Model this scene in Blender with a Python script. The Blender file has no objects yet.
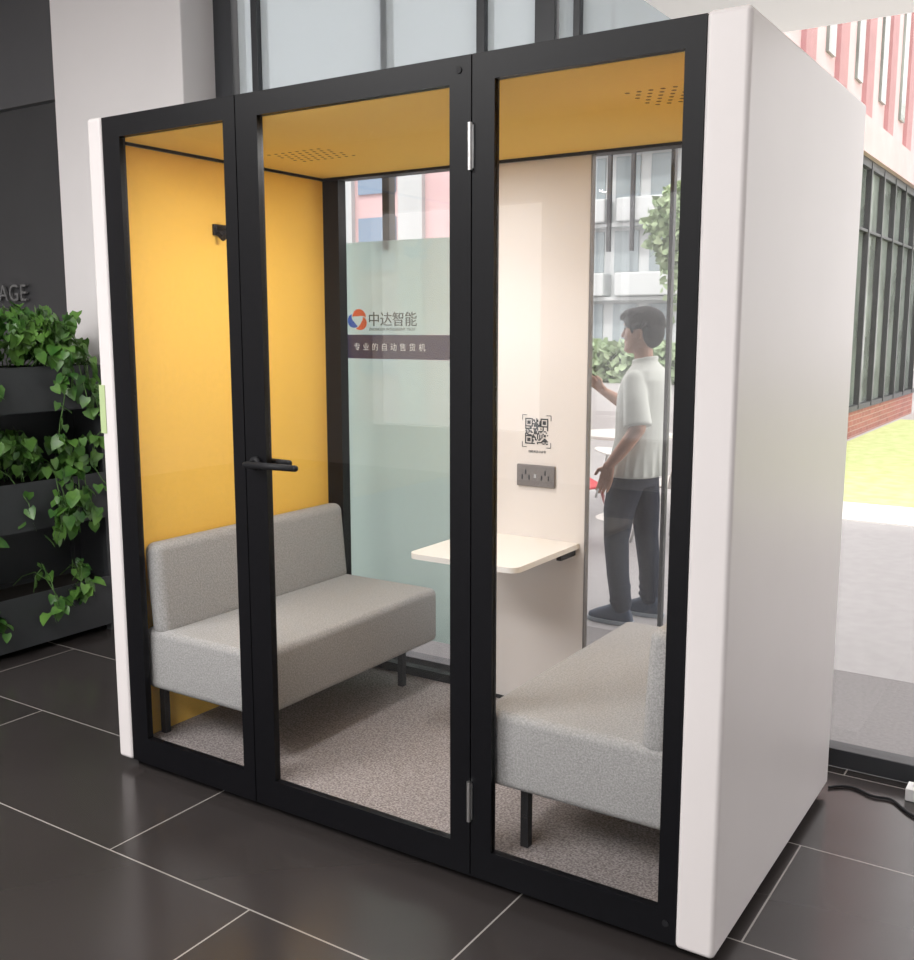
import bpy, bmesh, math, random
from mathutils import Vector, Matrix, Euler
random.seed(7)
S=bpy.context.scene
try: S.view_settings.view_transform='Standard'
except Exception: pass
COL=bpy.context.collection
# ---------------------------------------------------------------- materials
def newmat(name):
    m=bpy.data.materials.new(name);m.use_nodes=True
    n=m.node_tree.nodes;b=n['Principled BSDF'];return m,n,m.node_tree.links,b
def mat(name,col,rough=.6,noise=0.,scale=20.,bump=0.,bscale=200.,metal=0.,col2=None,spec=None,emit=0):
    m,n,l,b=newmat(name)
    b.inputs['Roughness'].default_value=rough;b.inputs['Metallic'].default_value=metal
    if spec is not None: b.inputs['Specular IOR Level'].default_value=spec
    if emit:
        b.inputs['Emission Color'].default_value=(1,.96,.92,1);b.inputs['Emission Strength'].default_value=emit
    tc=n.new('ShaderNodeTexCoord')
    t=n.new('ShaderNodeTexNoise');t.inputs['Scale'].default_value=scale;t.inputs['Detail'].default_value=6
    l.new(tc.outputs['Object'],t.inputs['Vector'])
    r=n.new('ShaderNodeMix');r.data_type='RGBA'
    c2=col2 or tuple(max(0,k*(1-noise)) for k in col)
    r.inputs[6].default_value=(*col,1);r.inputs[7].default_value=(*c2,1)
    mr=n.new('ShaderNodeMapRange');mr.inputs[1].default_value=.35;mr.inputs[2].default_value=.65
    l.new(t.outputs['Fac'],mr.inputs[0]);l.new(mr.outputs[0],r.inputs[0]);l.new(r.outputs[2],b.inputs['Base Color'])
    if bump:
        t2=n.new('ShaderNodeTexNoise');t2.inputs['Scale'].default_value=bscale
        l.new(tc.outputs['Object'],t2.inputs['Vector'])
        bp=n.new('ShaderNodeBump');bp.inputs['Strength'].default_value=bump;bp.inputs['Distance'].default_value=.002
        l.new(t2.outputs['Fac'],bp.inputs['Height']);l.new(bp.outputs[0],b.inputs['Normal'])
    return m
def glassmat(name,tint=(.93,.96,.95),base=.035,rough=0.0,diff=0.,dcol=(.8,.9,.88)):
    m,n,l,b=newmat(name);n.remove(b);out=[k for k in n if k.type=='OUTPUT_MATERIAL'][0]
    tr=n.new('ShaderNodeBsdfTransparent');tr.inputs[0].default_value=(*tint,1)
    gl=n.new('ShaderNodeBsdfGlossy');gl.inputs['Roughness'].default_value=rough
    lw=n.new('ShaderNodeLayerWeight');lw.inputs[0].default_value=.5
    p=n.new('ShaderNodeMath');p.operation='POWER';p.inputs[1].default_value=5;l.new(lw.outputs['Facing'],p.inputs[0])
    a=n.new('ShaderNodeMath');a.operation='MULTIPLY_ADD';a.inputs[1].default_value=1-base;a.inputs[2].default_value=base;l.new(p.outputs[0],a.inputs[0])
    mx=n.new('ShaderNodeMixShader');l.new(a.outputs[0],mx.inputs[0]);l.new(gl.outputs[0],mx.inputs[2])
    if diff:
        d=n.new('ShaderNodeBsdfDiffuse');d.inputs[0].default_value=(*dcol,1)
        tl=n.new('ShaderNodeBsdfTranslucent');tl.inputs[0].default_value=(*dcol,1)
        ad=n.new('ShaderNodeMixShader');ad.inputs[0].default_value=.6;l.new(d.outputs[0],ad.inputs[1]);l.new(tl.outputs[0],ad.inputs[2])
        m2=n.new('ShaderNodeMixShader');m2.inputs[0].default_value=diff;l.new(tr.outputs[0],m2.inputs[1]);l.new(ad.outputs[0],m2.inputs[2])
        l.new(m2.outputs[0],mx.inputs[1])
    else: l.new(tr.outputs[0],mx.inputs[1])
    l.new(mx.outputs[0],out.inputs[0]);return m
M={}
M['black']=mat('black_powder_coat',(.0035,.0035,.005),.4,.2,40,spec=.2)
M['blackmatte']=mat('black_matte',(.010,.010,.012),.6,spec=.3)
M['panel']=mat('white_lacquer_panel',(.70,.66,.655),.40,.03,2)
M['yellow']=mat('yellow_felt',(.97,.60,.12),.95,.04,60,.3,600,spec=.1)
M['yceil']=mat('yellow_felt_ceiling',(.96,.68,.20),.95,.04,60,.3,600,spec=.1)
M['beige']=mat('warm_white_laminate',(.67,.63,.605),.6,.03,3)
M['white']=mat('white_laminate',(.80,.77,.73),.35)
M['sofa']=mat('grey_wool_fabric',(.41,.405,.40),.95,.30,185,.8,420,spec=.1)
M['carpet']=mat('loop_pile_carpet',(.40,.36,.35),1,0,150,.8,300,col2=(.17,.148,.145),spec=.1)
M['metal']=mat('brushed_steel',(.7,.7,.7),.3,metal=1)
M['letters']=mat('dull_steel_letters',(.22,.22,.22),.5,metal=.5)
M['socket']=mat('grey_socket_plastic',(.16,.15,.15),.45)
M['glass']=glassmat('clear_glass',(.985,.985,.985),.030)
M['wglass']=glassmat('window_glass',(.985,.975,.975),.02)
M['film']=glassmat('frosted_film',(.74,.85,.82),.02,.05,.60,(.68,.76,.73))
M['upfilm']=glassmat('grey_translucent_film',(.68,.72,.74),.02,.1,.6,(.70,.73,.75))
M['band']=glassmat('purple_grey_band',(.25,.22,.3),.0,.05,.92,(.13,.11,.18))
M['frame']=mat('dark_window_frame',(.035,.037,.042),.45)
M['wallw']=mat('white_wall_paint',(.80,.77,.77),.8,.02,3)
M['ceil']=mat('white_ceiling_paint',(.88,.84,.81),.8,.02,3)
M['glowsoffit']=mat('soffit_paint_added_glow',(.88,.84,.81),.8,.02,3,emit=.45)  # plain soffit paint; glow added to brighten its underside, no lamp there
M['walld']=mat('grey_wall_cladding',(.10,.10,.105),.6,.05,4)
M['walldd']=mat('dark_wall_cladding',(.05,.05,.053),.5,.05,4)
M['planter']=mat('charcoal_planter',(.04,.042,.046),.6,.1,10)
M['soil']=mat('soil',(.02,.014,.01),1,.4,60)
M['leaf']=mat('pothos_leaf',(.035,.12,.02),.38,0,9,col2=(.13,.27,.05))
M['tree']=mat('tree_foliage',(.24,.34,.19),.7,0,3,col2=(.38,.48,.30))
M['stem']=mat('vine_stem',(.08,.16,.04),.6)
M['trunk']=mat('bark',(.12,.09,.07),.9,.3,20)
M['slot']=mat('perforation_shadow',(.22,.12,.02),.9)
M['pave']=mat('concrete_paving',(.37,.36,.36),.9,.07,12,.1,90)
M['pave2']=mat('grey_granite_paving',(.22,.21,.21),.7,.15,60)
M['kerb']=mat('pale_kerb',(.8,.79,.77),.8)
M['grass']=mat('lawn_grass',(.40,.46,.19),.95,0,6,.8,60,col2=(.50,.55,.27))
M['pink']=mat('pink_render',(.66,.48,.49),.8,.1,2)
M['red']=mat('red_panel',(.44,.23,.24),.7,.1,4)
M['winblue']=mat('blue_window_glazing',(.20,.28,.38),.1)
M['windark']=mat('green_grey_glazing',(.28,.32,.30),.1,.5,1.2)
M['aptwin']=mat('grey_window_glazing',(.26,.31,.33),.2)
M['apt']=mat('white_apartment_render',(.52,.55,.56),.8,.04,1)
M['skin']=mat('skin',(.52,.29,.20),.6,.03,5)
M['shirt']=mat('pale_shirt_cotton',(.68,.71,.66),.9,.02,5)
M['trouser']=mat('dark_trouser_cotton',(.035,.042,.060),.9,.1,4,spec=.1)
M['hair']=mat('black_hair',(.006,.005,.006),.6,spec=.2)
M['shoe']=mat('navy_shoe',(.04,.06,.10),.7)
M['sole']=mat('shoe_sole',(.35,.4,.45),.7)
M['redcloth']=mat('red_seat_plastic',(.6,.05,.06),.6)
M['orange']=mat('logo_orange',(.8,.12,.03),.5)
M['blue']=mat('logo_blue',(.02,.10,.45),.5)
M['ink']=mat('dark_ink',(.02,.025,.03),.6)
M['paper']=mat('white_paper',(.85,.85,.85),.7)
M['green']=mat('green_sticker',(.42,.52,.27),.7)
m,n,l,b=newmat('red_brick');tc=n.new('ShaderNodeTexCoord');bt=n.new('ShaderNodeTexBrick')
sp_=n.new('ShaderNodeSeparateXYZ');cb=n.new('ShaderNodeCombineXYZ');l.new(tc.outputs['Object'],sp_.inputs[0])
ad=n.new('ShaderNodeMath');l.new(sp_.outputs[0],ad.inputs[0]);l.new(sp_.outputs[1],ad.inputs[1]);l.new(ad.outputs[0],cb.inputs[0]);l.new(sp_.outputs[2],cb.inputs[1])
l.new(cb.outputs[0],bt.inputs[0]);bt.inputs['Scale'].default_value=1
bt.inputs['Brick Width'].default_value=.24;bt.inputs['Row Height'].default_value=.08;bt.inputs['Mortar Size'].default_value=.006
bt.inputs['Color1'].default_value=(.36,.14,.11,1);bt.inputs['Color2'].default_value=(.28,.11,.09,1);bt.inputs['Mortar'].default_value=(.4,.28,.24,1)
l.new(bt.outputs[0],b.inputs['Base Color']);b.inputs['Roughness'].default_value=.9;M['brick']=m
m,n,l,b=newmat('dark_floor_tiles');tc=n.new('ShaderNodeTexCoord');mp=n.new('ShaderNodeMapping');mp.inputs['Location'].default_value=(1.08,.435,0)
bt=n.new('ShaderNodeTexBrick');l.new(tc.outputs['Object'],mp.inputs[0]);l.new(mp.outputs[0],bt.inputs[0])
bt.inputs['Scale'].default_value=1;bt.inputs['Brick Width'].default_value=1.2;bt.inputs['Row Height'].default_value=.6;bt.inputs['Mortar Size'].default_value=.0026
bt.inputs['Mortar Smooth'].default_value=0
bt.inputs['Color1'].default_value=(.036,.031,.030,1);bt.inputs['Color2'].default_value=(.043,.037,.036,1);bt.inputs['Mortar'].default_value=(.32,.30,.28,1)
ns=n.new('ShaderNodeTexNoise');ns.inputs['Scale'].default_value=5;ns.inputs['Detail'].default_value=8;l.new(tc.outputs['Object'],ns.inputs['Vector'])
l.new(bt.outputs[0],b.inputs['Base Color'])
mr=n.new('ShaderNodeMapRange');mr.inputs[3].default_value=.15;mr.inputs[4].default_value=.27;l.new(ns.outputs['Fac'],mr.inputs[0]);l.new(mr.outputs[0],b.inputs['Roughness'])
M['floor']=m
# ---------------------------------------------------------------- helpers
def link(name,me,mats,parent=None,smooth=False):
    o=bpy.data.objects.new(name,me);COL.objects.link(o)
    for k in (mats if isinstance(mats,(list,tuple)) else [mats]): me.materials.append(M[k])
    if parent: o.parent=parent
    if smooth:
        for p in me.polygons:p.use_smooth=True
    return o
def empty(name,loc=(0,0,0)):
    o=bpy.data.objects.new(name,None);o.empty_display_size=.1;COL.objects.link(o);o.location=loc;return o
def addbox(bm,x0,x1,y0,y1,z0,z1,mi=0,mtx=None):
    vs=[bm.verts.new((x,y,z)) for x in(x0,x1) for y in(y0,y1) for z in(z0,z1)]
    if mtx: 
        for v in vs: v.co=mtx@v.co
    for q in((0,1,3,2),(4,6,7,5),(0,4,5,1),(2,3,7,6),(0,2,6,4),(1,5,7,3)):
        fc=bm.faces.new([vs[i] for i in q]);fc.material_index=mi
def boxes(name,lst,mats,parent=None,bevel=0,seg=2):
    bm=bmesh.new()
    for t in lst: addbox(bm,*t)
    bmesh.ops.recalc_face_normals(bm,faces=bm.faces)
    me=bpy.data.meshes.new(name);bm.to_mesh(me);bm.free()
    o=link(name,me,mats,parent)
    if bevel:
        md=o.modifiers.new('bevel','BEVEL');md.width=bevel;md.segments=seg;md.limit_method='ANGLE'
        for p in me.polygons:p.use_smooth=True
        w=o.modifiers.new('wn','WEIGHTED_NORMAL');w.keep_sharp=False
    return o
def frustum(bm,p0,p1,r0,r1,n=14):
    p0=Vector(p0);p1=Vector(p1);d=p1-p0
    q=Vector((0,0,1)).rotation_difference(d.normalized()).to_matrix().to_4x4()
    bmesh.ops.create_cone(bm,cap_ends=True,segments=n,radius1=r0,radius2=r1,depth=d.length,matrix=Matrix.Translation((p0+p1)/2)@q)
def ball(bm,c,r,sx=1,sy=1,sz=1,rot=None,sub=3):
    mt=Matrix.Translation(c)
    if rot: mt=mt@Euler(rot).to_matrix().to_4x4()
    mt=mt@Matrix.Diagonal((sx*r,sy*r,sz*r,1))
    bmesh.ops.create_icosphere(bm,subdivisions=sub,radius=1,matrix=mt)
def chain(bm,pts,n=14,sub=2):
    for i,(p,r) in enumerate(pts):
        ball(bm,p,r,sub=sub)
        if i: frustum(bm,pts[i-1][0],p,pts[i-1][1],r,n)
def loft(bm,rings,n=28):
    prev=None;first=None
    for (c,rx,ry) in rings:
        vs=[]
        for i in range(n):
            a=2*math.pi*i/n;ca,sa=math.cos(a),math.sin(a)
            e=.85
            vs.append(bm.verts.new((c[0]+rx*math.copysign(abs(ca)**e,ca),c[1]+ry*math.copysign(abs(sa)**e,sa),c[2])))
        if prev:
            for i in range(n): bm.faces.new((prev[i],prev[(i+1)%n],vs[(i+1)%n],vs[i]))
        else: first=vs
        prev=vs
    bm.faces.new(list(reversed(first)));bm.faces.new(prev)
def finish(name,bm,mats,parent=None,smooth=True,voxel=0,sm=0):
    bmesh.ops.recalc_face_normals(bm,faces=bm.faces)
    me=bpy.data.meshes.new(name);bm.to_mesh(me);bm.free();o=link(name,me,mats,parent,smooth)
    if voxel:
        r=o.modifiers.new('remesh','REMESH');r.mode='VOXEL';r.voxel_size=voxel;r.use_smooth_shade=True
    if sm:
        s=o.modifiers.new('smooth','SMOOTH');s.factor=.5;s.iterations=sm
    return o
def tube(name,pts,r,matk,parent=None):
    c=bpy.data.curves.new(name,'CURVE');c.dimensions='3D';c.bevel_depth=r;c.bevel_resolution=3
    s=c.splines.new('NURBS');s.points.add(len(pts)-1);s.use_endpoint_u=True;s.order_u=4
    for i,p in enumerate(pts): s.points[i].co=(*p,1)
    o=bpy.data.objects.new(name,c);COL.objects.link(o);c.materials.append(M[matk])
    if parent:o.parent=parent
    return o
def text(name,body,loc,size,matk,parent=None,sp=1.0,ext=.0005):
    c=bpy.data.curves.new(name,'FONT');c.body=body;c.size=size;c.extrude=ext;c.space_character=sp
    o=bpy.data.objects.new(name,c);COL.objects.link(o);o.location=loc;o.rotation_euler=(math.pi/2,0,0);c.materials.append(M[matk])
    if parent:o.parent=parent
    return o
# ---------------------------------------------------------------- room shell
boxes('floor',[(-8,6,-7,1.42,-.05,0)],'floor')
boxes('ceiling',[(-8,6,-7.2,1.5,3.7,3.8)],'ceil')
boxes('soffit_trim',[(-.50,6,-.6,1.40,2.62,3.69)],'glowsoffit')
boxes('wall_parapet',[(-12,8,1.42,1.6,3.82,8.0)],'wallw')
boxes('wall_back_left',[(-8,-4.02,1.45,1.55,0,2.87,1),(-8,-4.02,1.44,1.55,2.885,3.7,0)],['walld','walldd'])
boxes('wall_left',[(-8.1,-8,-7,1.45,0,3.7,0)],['wallw'])
boxes('added_wall_right',[(6,6.1,-7,1.45,0,3.7,0)],['walld'])  # unseen wall, added to cut light reaching the booth's right side
boxes('column',[(-4.0,-3.02,1.21,1.6,0,3.7)],'wallw',bevel=.008)
boxes('wall_front',[(-8,6,-7.2,-7,0,.5),(-8,6,-7.2,-7,2.9,3.7),(-8,-6.4,-7.2,-7,.5,2.9),(-4.2,-3.4,-7.2,-7,.5,2.9),(-1.2,-.4,-7.2,-7,.5,2.9),(1.6,2.6,-7.2,-7,.5,2.9),(4.6,6,-7.2,-7,.5,2.9)],'wallw')
text('wall_sign_lettering','DA AGE',(-5.20,1.43,1.77),.14,'letters',None,1.1,.008)
W=empty('window_1',(0,0,0))
fr=[(-3.02,6,1.42,1.50,0,.07,0),(-3.02,6,1.42,1.50,3.62,3.7,0),(-3.02,-2.90,1.42,1.52,.07,3.62,0),(-2.77,-2.73,1.42,1.5,2.3,3.62,0),(-2.02,-1.98,1.452,1.5,1.96,3.62,0)]
for x,w,z0 in((-1.48,.02,2.35),(-1.18,.045,.07),(-1.04,.015,2.3),(-.635,.008,.07),(2.0,.04,.07),(4,.04,.07)):
    fr.append((x-w,x+w,1.44 if w<.01 else 1.42,1.47 if w<.01 else 1.50,z0,3.62,0))
boxes('frame',fr,'frame',W,bevel=.003)
boxes('glazing',[(-2.9,6,1.455,1.465,.07,3.62)],'wglass',W)
boxes('upper_film',[(-2.88,-1.23,1.449,1.4505,2.42,3.6),(-1.13,-.47,1.449,1.4505,2.42,3.6)],'upfilm',W)
Fm=W
boxes('film_lower',[(-2.88,-1.23,1.449,1.4505,.16,1.465)],'film',Fm)
boxes('film_upper',[(-2.88,-1.23,1.449,1.4505,1.578,2.0)],'film',Fm)
boxes('band',[(-2.88,-1.23,1.449,1.4505,1.466,1.577)],'band',Fm)
text('band_text','专 业 的 自 动 售 货 机',(-2.19,1.447,1.507),.038,'paper',Fm,1.12)
text('logo_text','中达智能',(-2.105,1.447,1.622),.070,'ink',Fm,ext=.001)
text('logo_subtext','ZHONGDA INTELLIGENT TECH',(-2.10,1.447,1.596),.0185,'ink',Fm)
bm=bmesh.new()
for k,(a0,mi) in enumerate(((.3,0),(2.4,1),(4.5,0))):
    prev=None
    for i in range(13):
        a=a0+i*.19;w=.016*math.sin(math.pi*i/12)+.001;R=.05-.0012*i
        p=[bm.verts.new((-2.165+(R+s*w)*math.cos(a),1.447,1.645+(R*.8+s*w)*math.sin(a))) for s in(-1,1)]
        if prev:
            f=bm.faces.new((prev[0],prev[1],p[1],p[0]));f.material_index=mi
        prev=p
finish('logo_swirl',bm,['orange','blue'],Fm,False)
# ---------------------------------------------------------------- booth
B=empty('office_phone_booth',(0,0,0))
X0,X1,D=-2.10,0.0,1.2
for nm,x0,x1 in(('side_panel_right',-.003,.10),('side_panel_left',-2.168,-2.095)):
    boxes(nm,[(x0,x1,-.006,D,.032,2.31,0)],['panel'],B,bevel=.014,seg=5)
boxes('plinth',[(-2.13,.04,.05,D-.05,0.0,.05,0)],'blackmatte',B)
boxes('floor_deck',[(X0,X1,.03,D,.036,.1)],'blackmatte',B)
boxes('carpet',[(X0+.03,X1-.03,.026,D-.08,.1,.112)],'carpet',B)
boxes('roof',[(X0,X1,.026,D,2.255,2.30)],'blackmatte',B)
boxes('ceiling_lining',[(X0+.03,X1-.03,.026,D-.08,2.235,2.255)],'yceil',B)
boxes('wall_lining_left',[(X0,-2.07,.026,1.10,.1,2.225)],'yellow',B)
boxes('wall_lining_right',[(-.03,X1,.026,1.10,.1,2.225)],'yellow',B)
boxes('ceiling_edge_trim',[(-2.07,-2.06,.026,1.1,2.226,2.236),(-2.07,-.03,1.09,1.1,2.224,2.236),(-.04,-.03,.026,1.1,2.226,2.236)],'black',B)
zb,zt,dp=.036,2.305,.025
f1=[(X0+.005,-2.01,0,dp,zb,zt),(-1.528,-1.477,0,dp,zb,zt),(-2.01,-1.528,0,dp,zb,.132),(-2.01,-1.528,0,dp,2.237,zt)]
f2=[(-1.473,-1.385,0,dp,zb,zt),(-.695,-.628,0,dp,zb,zt),(-1.385,-.695,0,dp,zb,.128),(-1.385,-.695,0,dp,2.237,zt)]
f3=[(-.624,-.557,0,dp,zb,zt),(-.053,X1-.003,0,dp,zb,zt),(-.557,-.053,0,dp,zb,.125),(-.557,-.053,0,dp,2.237,zt)]
boxes('front_frame_left',f1,'black',B);boxes('door_frame',f2,'black',B);boxes('front_frame_right',f3,'black',B)
boxes('seam_backing',[(-1.485,-1.465,.012,.0255,zb,zt),(-.635,-.617,.012,.0255,zb,zt)],'blackmatte',B)
boxes('front_glass',[(-2.01,-1.528,.008,.016,.132,2.237),(-1.385,-.695,.008,.016,.128,2.237),(-.557,-.053,.008,.016,.125,2.237)],'glass',B)
boxes('back_frame',[(-2.10,-1.985,1.10,1.15,.1,2.255),(-.12,0,1.10,1.15,.1,2.255),(-1.985,-1.27,1.12,1.16,.1,.15),(-.805,-.12,1.12,1.16,.1,.15),(-1.985,-.12,1.11,1.16,2.225,2.255)],'black',B)
boxes('back_glass',[(-1.985,-1.27,1.13,1.138,.15,2.225),(-.805,-.12,1.13,1.138,.15,2.225)],'glass',B)
boxes('back_panel',[(-1.27,-.810,1.10,1.13,.112,2.225)],'beige',B,bevel=.003)
boxes('back_panel_edge',[(-.810,-.805,1.10,1.128,.112,2.225)],'socket',B)
boxes('back_panel_kick',[(-1.27,-.810,1.092,1.10,.112,.125)],'blackmatte',B)
bm=bmesh.new()
for z in(2.075,.265):
    frustum(bm,(-.627,-.006,z-.06),(-.627,-.006,z+.06),.007,.007,16)
    addbox(bm,-.636,-.618,-.003,.0,z-.055,z+.055)
finish('door_hinges',bm,'metal',B,False)
bm=bmesh.new()
frustum(bm,(-1.425,0,1.185),(-1.425,-.014,1.185),.022,.022,24);frustum(bm,(-1.425,-.01,1.185),(-1.425,-.045,1.185),.011,.011,16)
chain(bm,[((-1.43,-.045,1.185),.011),((-1.225,-.045,1.188),.010)])
frustum(bm,(-1.425,.025,1.185),(-1.425,.055,1.185),.011,.011,16);chain(bm,[((-1.44,.055,1.185),.011),((-1.34,.055,1.185),.010)])
finish('door_handle',bm,'blackmatte',B)
bm=bmesh.new()
for x,z in((-.665,2.27),(-.03,.09)): frustum(bm,(x,0,z),(x,-.003,z),.009,.009,20)
finish('lock_caps',bm,'blackmatte',B,False)
bm=bmesh.new()
for cx,cy in((-1.72,.62),(-.22,.42)):
    for i in range(8):
        for j in range(6):
            frustum(bm,(cx+(i-3.5)*.034+(j%2)*.017,cy+(j-2.5)*.035,2.2345),(cx+(i-3.5)*.034+(j%2)*.017,cy+(j-2.5)*.035,2.2360),.007,.007,10)
finish('ceiling_vents',bm,'slot',B,False)
# table
T=empty('wall_mounted_table',(0,0,0))
bm=bmesh.new()
def rrect(x0,x1,y0,y1,z0,z1,r):
    pts=[]
    for cx,cy,a0,rr in((x1,y1,0,0),(x0,y1,1,0),(x0+r,y0+r,2,r),(x1-r,y0+r,3,r)):
        k=9 if rr else 1
        for i in range(k):
            a=math.pi/2*(a0+(i/8 if rr else 0));pts.append((cx+rr*math.cos(a),cy+rr*math.sin(a)))
    lo=[bm.verts.new((p[0],p[1],z0)) for p in pts];hi=[bm.verts.new((p[0],p[1],z1)) for p in pts];n=len(pts)
    bm.faces.new(hi);bm.faces.new(lo[::-1])
    for i in range(n): bm.faces.new((lo[i],lo[(i+1)%n],hi[(i+1)%n],hi[i]))
rrect(-1.285,-.83,.61,1.099,.777,.797,.04)
finish('table_top',bm,'white',T,False)
boxes('bracket',[(-1.22,-1.2,.8,1.099,.752,.776),(-.865,-.845,.98,1.099,.749,.776)],'blackmatte',T)
Sk=empty('power_socket',(0,0,0))
boxes('plate',[(-1.10,-.935,1.088,1.0985,1.0,1.085)],'socket',Sk,bevel=.003)
boxes('holes',[(x+dx-.0025,x+dx+.0025,1.0865,1.089,1.035+dz,1.053+dz) for x in(-1.06,-.975) for dx,dz in((-.015,-.008),(.015,-.008),(0,.012))],'ink',Sk)
boxes('usb_ports',[(-1.023,-1.013,1.0865,1.089,1.035,1.05)],'metal',Sk)
Q=empty('qr_code_sticker',(0,0,0))
lst=[];n=21;sz=.10/n;qx,qz=-1.07,1.165
def finder(i,j):
    for (a,b) in((0,0),(0,14),(14,14)):
        if a<=i<a+7 and b<=j<b+7:
            ii,jj=i-a,j-b;return (ii in(0,6) or jj in(0,6) or (2<=ii<=4 and 2<=jj<=4))
    return None
for i in range(n):
    for j in range(n):
        fd=finder(i,j)
        if (fd is None and random.random()<.5) or fd: lst.append((qx+i*sz,qx+(i+1)*sz,1.0985,1.0993,qz+j*sz,qz+(j+1)*sz))
for a,b,sx,s2 in((-.012,-.012,1,1),(.112,-.012,-1,1),(-.012,.112,1,-1),(.112,.112,-1,-1)):
    x,z=qx+a,qz+b
    lst.append((min(x,x+.02*sx),max(x,x+.02*sx),1.0985,1.0993,z-.0012,z+.0012));lst.append((x-.0012,x+.0012,1.0985,1.0993,min(z,z+.02*s2),max(z,z+.02*s2)))
boxes('qr_modules',lst,'ink',Q)
text('caption','扫码关注公众号',(-1.055,1.0985,1.132),.011,'ink',Q)
# hook
H=empty('coat_hook',(0,0,0))
bm=bmesh.new()
addbox(bm,-2.07,-2.060,.46,.58,1.955,1.995)
for y in(.48,.56):
    chain(bm,[((-2.062,y,1.985),.008),((-2.01,y,1.98),.008),((-1.985,y,2.02),.009)])
    chain(bm,[((-2.062,y,1.96),.008),((-2.035,y,1.94),.008),((-2.01,y,1.955),.009)])
finish('hook_body',bm,'blackmatte',H,False)
boxes('green_sticker',[(-2.170,-2.14,-.0085,-.0065,1.24,1.41)],'green',B)
# ---------------------------------------------------------------- sofas
def rbox(name,dims,bev,loc,rot,parent,matk='sofa'):
    bm=bmesh.new();bmesh.ops.create_cube(bm,size=1)
    for v in bm.verts: v.co=Vector((v.co.x*dims[0],v.co.y*dims[1],v.co.z*dims[2]))
    bmesh.ops.bevel(bm,geom=bm.edges[:]+bm.verts[:],offset=bev,segments=6,profile=.5,affect='EDGES')
    for v in bm.verts:
        a=1-abs(v.co.x)/(dims[0]/2);b2=1-abs(v.co.y)/(dims[1]/2)
        v.co.z*=1+.04*min(1,a*2)*min(1,b2*3)
    o=finish(name,bm,matk,parent,True);o.location=loc;o.rotation_euler=rot;return o
def sofa(name,sgn,xw):
    P=empty(name,(xw,.565,.112))
    rbox('seat',(.585,1.05,.228),.028,(sgn*.30,0,.308),(0,0,0),P)
    k=1 if sgn>0 else .6
    rbox('backrest',(.085,1.04,.34),.034,(sgn*(.068 if sgn>0 else .052),0,.565),(0,sgn*-.09*k,0),P)
    bm=bmesh.new()
    for dx in(.02,.47):
        for dy in(-.45,.43): addbox(bm,sgn*dx-.0125,sgn*dx+.0125,dy-.0125,dy+.0125,0,.205)
    finish('legs',bm,'blackmatte',P,False)
    boxes('under_frame',[(min(sgn*.02,sgn*.49),max(sgn*.02,sgn*.49),-.46,.44,.18,.197)],'blackmatte',P)
    return P
sofa('sofa',1,-2.065);sofa('sofa',-1,-.035)
# ---------------------------------------------------------------- planter rack
R=empty('planter_rack',(0,0,0))
lst=[]
for z0,z1 in((.04,.30),(.62,.86),(1.20,1.42)):
    lst+= [(-3.60,-3.585,-.9,1.12,z0,z1),(-3.90,-3.885,-.9,1.12,z0,z1),(-3.9,-3.6,-.9,1.12,z0,z0+.015),(-3.9,-3.6,1.105,1.12,z0,z1),(-3.9,-3.6,-.9,-.885,z0,z1)]
for y in(1.08,.1,-.9):
    lst+= [(-3.91,-3.87,y,y+.04,0,1.42),(-3.63,-3.592,y,y+.04,0,1.20)]
lst.append((-3.915,-3.905,-.9,1.12,0,1.42));lst.append((-3.905,-3.59,1.12,1.13,0,1.42))
boxes('rack_boxes',lst,'planter',R)
boxes('soil',[(-3.88,-3.605,-.88,1.10,z,z+.01) for z in(.27,.83,1.39)],'soil',R)
def leafcloud(name,leaves,matk,parent=None):
    vs=[];fs=[]
    prof=[(0,0,0),(.38,-.12,.06),(.48,.22,.10),(.30,.62,.06),(0,1.0,-.08),(-.30,.62,.06),(-.48,.22,.10),(-.38,-.12,.06)]
    for (p,q,s) in leaves:
        k=len(vs)
        for a in prof: vs.append(Vector(p)+q@Vector((a[0]*s,a[1]*s,a[2]*s)))
        vs.append(Vector(p)+q@Vector((0,.5*s,0)));c=k+8
        for a,b in((0,1),(1,2),(2,3),(3,4),(4,5),(5,6),(6,7),(7,0)): fs.append((k+a,k+b,c))
    me=bpy.data.meshes.new(name);me.from_pydata(vs,[],fs);return link(name,me,matk,parent,True)
leaves=[];vines=bmesh.new()
def rq():
    e=Euler((random.uniform(-1.9,-.3),random.uniform(-.6,.6),-math.pi*.5+random.uniform(-1.3,1.3)))
    return e.to_quaternion()
for zt,dens,dlo,dhi,upm in((1.42,100,.0,.05,.29),(1.42,30,.10,.42,.1),(.86,46,.0,.05,.24),(.86,26,.1,.30,.08),(.30,20,.02,.16,.14)):
    for _ in range(dens):
        y=random.uniform(-.3,1.09)
        p=Vector((random.uniform(-3.85,-3.62),y,zt));L=random.uniform(dlo,dhi);up=random.uniform(.06,upm)
        pts=[p];tgt=-3.575+random.uniform(.0,.07);st=7
        if dhi<=.05: tgt=p.x+random.uniform(-.05,.12)
        for i in range(1,st+1):
            t=i/st
            if dhi<=.05: pts.append(Vector((p.x+(tgt-p.x)*t,y+.05*math.sin(t*3+y*9),zt+up*math.sin(t*1.9))))
            else: pts.append(Vector((p.x+(tgt-p.x)*min(1,t*1.6),y+.06*math.sin(t*3+y*9),zt+up*math.sin(min(1,t*1.7)*math.pi)-max(0,t-.35)/.65*L)))
        for a,b in zip(pts,pts[1:]): frustum(vines,a,b,.003,.003,5)
        for a in pts[2:]:
            for k in range(2):
                if random.random()<.7: leaves.append((Vector((a.x+random.uniform(-.03,.03),min(1.12,a.y+random.uniform(-.05,.04)),a.z+random.uniform(-.03,.03))),rq(),random.uniform(.04,.078)))
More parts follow.
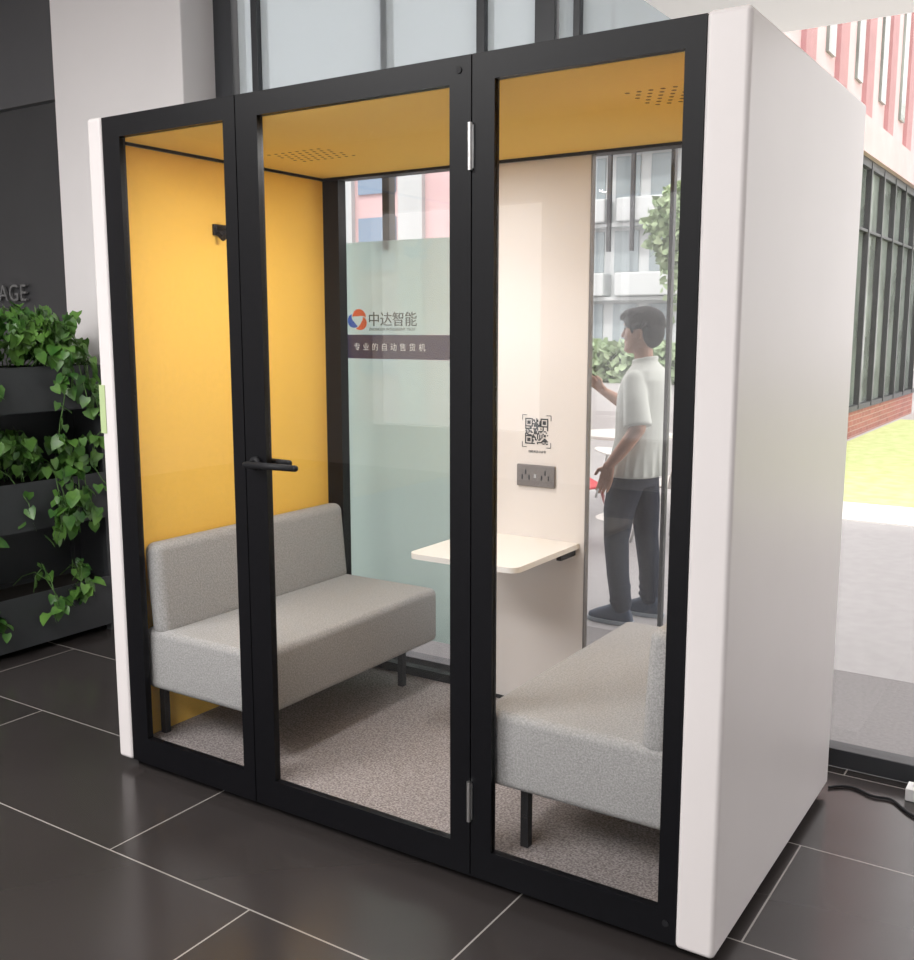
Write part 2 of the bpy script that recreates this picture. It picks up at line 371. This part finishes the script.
finish('vines',vines,'stem',R,True)
leafcloud('pothos_leaves',leaves,'leaf',R)
# ---------------------------------------------------------------- cable & adapter
tube('power_cable',[(.10,1.22,.006),(.16,1.30,.006),(.24,1.20,.006),(.30,1.27,.006),(.36,1.16,.006),(.45,1.12,.006),(.6,1.15,.006),(.8,1.2,.006)],.005,'blackmatte')
boxes('power_adapter',[(.34,.40,1.27,1.34,0,.045),(.36,.38,1.29,1.32,.045,.06)],'paper',None,bevel=.004)
# ---------------------------------------------------------------- outdoors
boxes('ground_paving',[(-30,20,2.6,40,-.12,-.02),(-30,20,1.5,2.59,-.12,-.018,1)],['pave','pave2'])
boxes('kerb',[(-2.3,14,6.6,7.5,-.02,-.005)],'kerb')
boxes('lawn',[(-2.3,14,7.5,17,-.02,.0)],'grass')
G=empty('brick_glass_wing',(0,0,0))
boxes('brick_base',[(-2.95,-2.4,9,18.8,-.02,.38)],'brick',G)
boxes('glazing',[(-2.9,-2.45,9.1,18.7,.38,4.0)],'windark',G)
lst=[(-2.46,-2.38,9,18.8,.38,.46),(-2.46,-2.38,9,18.8,3.9,4.02),(-2.46,-2.38,9,18.8,3.0,3.04)]
y=9
while y<18.8: lst.append((-2.46,-2.37,y,y+.07,.4,4));y+=.95
boxes('mullions',lst,'frame',G)
boxes('upper_storey',[(-2.95,-2.3,9,18.8,4.02,4.5,0),(-2.95,-2.4,9,18.8,4.5,11,0)],['pink'],G)
lst=[]
y=9.2
while y<18:
    lst.append((-2.41,-2.36,y,y+.35,4.9,7.6,1));lst.append((-2.40,-2.34,y+.5,y+.95,4.5,9.5,0));y+=1.6
boxes('upper_windows',lst,['red','windark'],G)
K=empty('pink_building',(0,0,0))
boxes('facade',[(-20,-8.6,12,16,-.02,5.0)],'pink',K)
lst=[];x=-19.5
while x<-9:
    for z in(.8,2.6,3.9): lst.append((x,x+.8,11.96,12.02,z,z+.9))
    x+=1.5
boxes('windows',lst,'winblue',K)
lst=[];x=-18.6
while x<-9: lst.append((x,x+.5,11.9,12.02,0,5.0));x+=1.5
boxes('piers',lst,'apt',K)
A=empty('apartment_building',(0,0,0))
boxes('core',[(-17,-7,31,40,0,26)],'apt',A)
lst=[];l2=[];l3=[]
for f in range(10):
    z=f*2.5+.2
    x=-16.8
    while x<-7.5:
        lst.append((x,x+.9,30.95,31.02,z+.85,z+2.25));x+=1.3
    l2+=[(-16.9,-14.3,30.3,31,z,z+.8),(-13.9,-11.5,30.3,31,z,z+.8),(-11.1,-8.6,30.3,31,z,z+.8)]
    l3+=[(-17,-7,30.5,31,z-.14,z-.02)]
boxes('windows',lst,'aptwin',A);boxes('balconies',l2,'apt',A,bevel=.06,seg=3);boxes('slab_bands',l3,'apt',A)
boxes('facade_fins',[(x,x+.12,30.15,30.3,4.2,24) for x in(-14.15,-13.3,-11.35)],'frame',A)
def tree(name,loc,h,r,n=500,seed=1):
    P=empty(name,loc);rd=random.Random(seed)
    bm=bmesh.new();frustum(bm,(0,0,0),(0,0,h*.55),.12,.08,10)
    for k in range(5):
        a=k*1.3;frustum(bm,(0,0,h*.45),(r*.5*math.cos(a),r*.5*math.sin(a),h*.7),.05,.02,6)
    finish('trunk',bm,'trunk',P)
    lv=[]
    for _ in range(n):
        d=Vector((rd.gauss(0,1),rd.gauss(0,1),rd.gauss(0,1))).normalized()*rd.uniform(.5,1)**.5*r
        d.z*=.9
        k=1+.25*math.sin(d.x*3/r+seed)*math.cos(d.y*4/r)
        lv.append((Vector((0,0,h*.72))+d*k,Euler((rd.uniform(-3,3),rd.uniform(-3,3),rd.uniform(-3,3))).to_quaternion(),rd.uniform(.14,.24)))
    leafcloud('foliage',lv,'tree',P)
tree('tree',(-8.2,22,-.02),5.6,1.1,1300,2)
tree('tree',(-7.0,22,-.02),4.5,1.8,900,3)
tree('tree',(-5.4,24,-.02),7,2.6,1200,4)
tree('tree',(-3.0,26,-.02),6.5,2.6,1600,5)
tree('tree',(0.5,27,-.02),6.5,2.8,1000,9)
rd=random.Random(11)
leafcloud('hedge',[(Vector((rd.uniform(-15,-8),26+rd.uniform(-.5,.5),rd.uniform(0,1.1)+.15*math.sin(_))),Euler((rd.uniform(-3,3),rd.uniform(-3,3),rd.uniform(-3,3))).to_quaternion(),rd.uniform(.15,.3)) for _ in range(2600)],'tree')
def chair(name,loc,rz,seatm):
    P=empty(name,loc);P.rotation_euler=(0,0,rz)
    bm=bmesh.new();n=10;g=[]
    prof=[(.24,.44),(.2,.45),(0,.43),(-.16,.44),(-.21,.5),(-.25,.65),(-.28,.84)]
    for (y,z) in prof:
        row=[]
        for i in range(n+1):
            u=(i/n-.5)*2;row.append(bm.verts.new((u*.23,y+(.05*u*u if z>.46 else 0),z+(.03*u*u if z<.5 else 0))))
        g.append(row)
    for a,b in zip(g,g[1:]):
        for i in range(n): bm.faces.new((a[i],a[i+1],b[i+1],b[i]))
    o=finish('shell',bm,seatm,P);sd=o.modifiers.new('s','SOLIDIFY');sd.thickness=.015
    bm=bmesh.new()
    for sx in(-1,1):
        for sy in(-1,1): frustum(bm,(sx*.22,sy*.22,0),(sx*.15,sy*.14,.43),.011,.014,10)
    finish('legs',bm,'metal',P)
chair('outdoor_chair',(-1.9,4.9,-.02),1.2,'white')
chair('outdoor_chair',(-2.50,4.45,-.02),-.6,'redcloth')
chair('outdoor_chair',(-3.0,6.6,-.02),2.6,'white')
P=empty('outdoor_table',(-2.65,5.7,-.02))
bm=bmesh.new();frustum(bm,(0,0,.71),(0,0,.735),.4,.4,40);frustum(bm,(0,0,.02),(0,0,.71),.03,.03,16);frustum(bm,(0,0,0),(0,0,.02),.24,.2,30)
finish('table_body',bm,'white',P,False)
# ---------------------------------------------------------------- man (faces -x)
Pm=empty('standing_man',(-1.32,2.86,-.018));Pm.scale=(.98,.98,.98)
bm=bmesh.new()
loft(bm,[((-.03,0,.84),.150,.198),((-.022,0,.92),.146,.192),((0.0,0,1.05),.134,.178),((.0,0,1.18),.133,.180),((.01,0,1.3),.132,.19),((.02,0,1.38),.115,.188),((.022,0,1.43),.09,.155),((.015,0,1.465),.066,.09),((.008,0,1.49),.060,.064)])
chain(bm,[((.015,-.155,1.375),.062),((.045,-.205,1.27),.066)]);frustum(bm,(.045,-.205,1.27),(.075,-.236,1.135),.066,.078,20)
chain(bm,[((.01,.155,1.375),.062),((-.05,.20,1.30),.066)]);frustum(bm,(-.05,.20,1.30),(-.115,.225,1.215),.066,.076,20)
for k in range(7):
    a=-1.9+k*.32
    chain(bm,[((.0+.132*math.cos(a)*.98,.178*math.sin(a)*.98,1.02+.05*(k%2)),.008),((-.02+.148*math.cos(a+.06),.194*math.sin(a+.06),.86),.013)])
pts=[((.008+.062*math.cos(a),.064*math.sin(a),1.487+.012*math.cos(a)),.013) for a in [i*2*math.pi/16 for i in range(17)]]
chain(bm,pts,10)
finish('shirt',bm,'shirt',Pm,True,.009,4)
bm=bmesh.new()
loft(bm,[((-.04,0,.78),.118,.160),((-.03,0,.88),.122,.168),((-.01,0,.98),.11,.155)])
chain(bm,[((-.04,-.085,.84),.105),((-.08,-.10,.66),.090),((-.09,-.11,.48),.072),((-.07,-.12,.28),.064),((-.045,-.12,.11),.06)])
chain(bm,[((-.03,.085,.84),.10),((-.01,.10,.66),.086),((.0,.11,.48),.070),((.02,.12,.28),.062),((.03,.12,.11),.058)])
for x,y in((-.045,-.12),(.03,.12)):
    for z_,r_ in((.13,.064),(.17,.062),(.22,.064)): ball(bm,(x-.01,y,z_),r_,1,1,.25)
finish('trousers',bm,'trouser',Pm,True,.009,6)
bm=bmesh.new()
chain(bm,[((.012,0,1.42),.055),((.0,0,1.50),.052),((-.01,0,1.57),.054)])
def headloft(bm,rings,n=32):
    prev=None;first=None
    for (z,xf,xb,w) in rings:
        c=(xf+xb)/2;rx=(xb-xf)/2;vs=[]
        for i in range(n):
            a=2*math.pi*i/n;vs.append(bm.verts.new((c+rx*math.cos(a),w*math.sin(a),z)))
        if prev:
            for i in range(n): bm.faces.new((prev[i],prev[(i+1)%n],vs[(i+1)%n],vs[i]))
        else: first=vs
        prev=vs
    bm.faces.new(list(reversed(first)));bm.faces.new(prev)
headloft(bm,[(1.520,-.095,-.045,.022),(1.530,-.112,.0,.042),(1.550,-.114,.045,.058),(1.575,-.110,.065,.067),(1.60,-.112,.078,.073),(1.63,-.111,.085,.077),(1.655,-.106,.088,.078),(1.68,-.112,.088,.078),(1.71,-.108,.083,.076),(1.735,-.09,.068,.066),(1.752,-.06,.04,.045),(1.758,-.03,.01,.02)])
frustum(bm,(-.108,0,1.662),(-.127,0,1.618),.007,.012,10);ball(bm,(-.126,0,1.616),.013,1.0,1.05,.8)
ball(bm,(-.110,0,1.585),.010,.8,2.2,.45);ball(bm,(-.109,0,1.575),.010,.8,1.9,.5);ball(bm,(-.106,0,1.540),.016,.8,1.2,.8)
for s in(-1,1):
    ball(bm,(-.003,s*.079,1.628),.032,.55,.3,1.0);ball(bm,(-.103,s*.03,1.678),.013,.6,1.8,.45)
    ball(bm,(-.085,s*.045,1.61),.022,.8,.6,.8)
chain(bm,[((.055,-.220,1.24),.045),((.080,-.243,1.13),.042),((.02,-.255,1.04),.039),((-.03,-.248,.98),.035),((-.085,-.235,.92),.026)])
chain(bm,[((-.07,.21,1.27),.045),((-.13,.235,1.19),.041),((-.20,.225,1.21),.038),((-.26,.21,1.25),.034),((-.325,.195,1.29),.025)])
def hand(w,d,side,curl):
    w=Vector(w);d=Vector(d).normalized();sd=Vector(side);sd=(sd-d*sd.dot(d)).normalized();nn=d.cross(sd).normalized()
    for k in(-1.5,-.5,.5,1.5):
        chain(bm,[(w+sd*k*.012,.015),(w+d*.08+sd*k*.020,.0115)],10)
    for k,L in((-1.5,.062),(-.5,.075),(.5,.08),(1.5,.07)):
        a=w+d*.08+sd*k*.021;b=a+(d-nn*curl*.4).normalized()*L*.5;c=b+(d-nn*curl).normalized()*L*.32;e=c+(d*.6-nn*curl).normalized()*L*.25
        chain(bm,[(a,.0095),(b,.009),(c,.008),(e,.007)],8)
    a=w+d*.025+sd*.022;b=a+(d*.6+sd).normalized()*.038;c=b+(d+sd*.3-nn*.3).normalized()*.03
    chain(bm,[(a,.014),(b,.011),(c,.009)],8)
hand((-.088,-.234,.915),(-.25,.12,-.9),(-1,0,.2),.45)
hand((-.33,.194,1.295),(-.75,-.05,.6),(-.5,-.3,.9),.5)
finish('body_skin',bm,'skin',Pm,True,.004,2)
bm=bmesh.new()
ball(bm,(.0,0,1.695),.108,1.08,.86,.80);ball(bm,(.045,0,1.64),.09,.75,.90,1.02);ball(bm,(-.060,0,1.735),.062,1.0,1.15,.58)
rr=random.Random(5)
for k in range(90):
    a=rr.uniform(0,6.28);e=rr.uniform(-.25,1.35)
    d=Vector((math.cos(a)*math.cos(e),math.sin(a)*math.cos(e)*.84,math.sin(e)*.8))
    c=Vector((.005,0,1.69))
    if d.x<-.35 and d.z<.32: continue
    t=Vector((-.02+rr.uniform(-.02,.02),rr.uniform(-.015,.015),-.03))
    chain(bm,[(c+d*.094,.015),(c+d*.112+t*.4,.011),(c+d*.116+t,.005)],8)
for s in(-1,1):
    chain(bm,[((-.045,s*.072,1.70),.02),((-.045,s*.076,1.655),.010),((-.04,s*.078,1.63),.005)],8)
for k in range(7):
    y=(k-3)*.018
    chain(bm,[((-.085,y,1.745),.016),((-.115,y*1.05,1.725),.010),((-.120,y*1.1+.006,1.700),.005)],8)
finish('hair',bm,'hair',Pm,True,.005,2)
bm=bmesh.new()
for s in(-1,1): ball(bm,(-.104,s*.031,1.657),.009,.5,1.3,.6)
finish('eyes',bm,'ink',Pm)
for nm,cx,cy in(('shoe_left',-.065,-.12),('shoe_right',.02,.12)):
    bm=bmesh.new()
    loft(bm,[((cx-.045,cy,.018),.138,.048),((cx-.045,cy,.045),.134,.047),((cx-.025,cy,.07),.105,.043),((cx,cy,.095),.068,.042),((cx+.02,cy,.12),.05,.045)])
    finish(nm,bm,'shoe',Pm,True,.006,3)
    bm=bmesh.new();loft(bm,[((cx-.045,cy,.0),.140,.050),((cx-.045,cy,.022),.144,.052)]);finish(nm+'_sole',bm,'sole',Pm,False)
# ---------------------------------------------------------------- lights & world
w=bpy.data.worlds.new('sky');S.world=w;w.use_nodes=True
bg=w.node_tree.nodes['Background'];bg.inputs[0].default_value=(1.0,.985,.98,1);bg.inputs[1].default_value=2.5
sl=bpy.data.lights.new('sun','SUN');sl.energy=2.5;sl.angle=math.radians(4);sl.color=(1,.97,.9)
so=bpy.data.objects.new('sun',sl);COL.objects.link(so)
d=Vector((-.25,.55,-.9));so.rotation_euler=d.to_track_quat('-Z','Y').to_euler()
def area(name,loc,sx,sy,e,col=(1,.985,.97),tgt=None):
    a=bpy.data.lights.new(name,'AREA');a.shape='RECTANGLE';a.size=sx;a.size_y=sy;a.energy=e;a.color=col
    o=bpy.data.objects.new(name,a);COL.objects.link(o);o.location=loc
    if tgt: o.rotation_euler=(Vector(tgt)-Vector(loc)).to_track_quat('-Z','Y').to_euler()
area('lobby_fill_light',(-3.0,-3.0,3.66),2.4,1.2,250)  # unseen fill lamps, this and the next, added to lift room brightness
area('lobby_fill_light',(-.5,-4,3.66),2.4,1.2,170)
area('booth_ceiling_light',(-1.27,.40,2.22),.2,.3,14)
# ---------------------------------------------------------------- camera
th=math.atan(152/1007);c,s=math.cos(th),math.sin(th);ya=math.radians(33)
h=Vector((-math.sin(ya),math.cos(ya),0));r=Vector((math.cos(ya),math.sin(ya),0));z=Vector((0,0,1))
F=h*c-z*s;U=h*s+z*c
cd=bpy.data.cameras.new('camera');cam=bpy.data.objects.new('camera',cd);COL.objects.link(cam)
m3=Matrix((r,U,-F)).transposed();cam.matrix_world=Matrix.Translation((.825,-2.304,1.608))@m3.to_4x4()
cd.sensor_fit='HORIZONTAL';cd.sensor_width=36;cd.lens=36*1007/914;cd.clip_start=.05
S.camera=cam
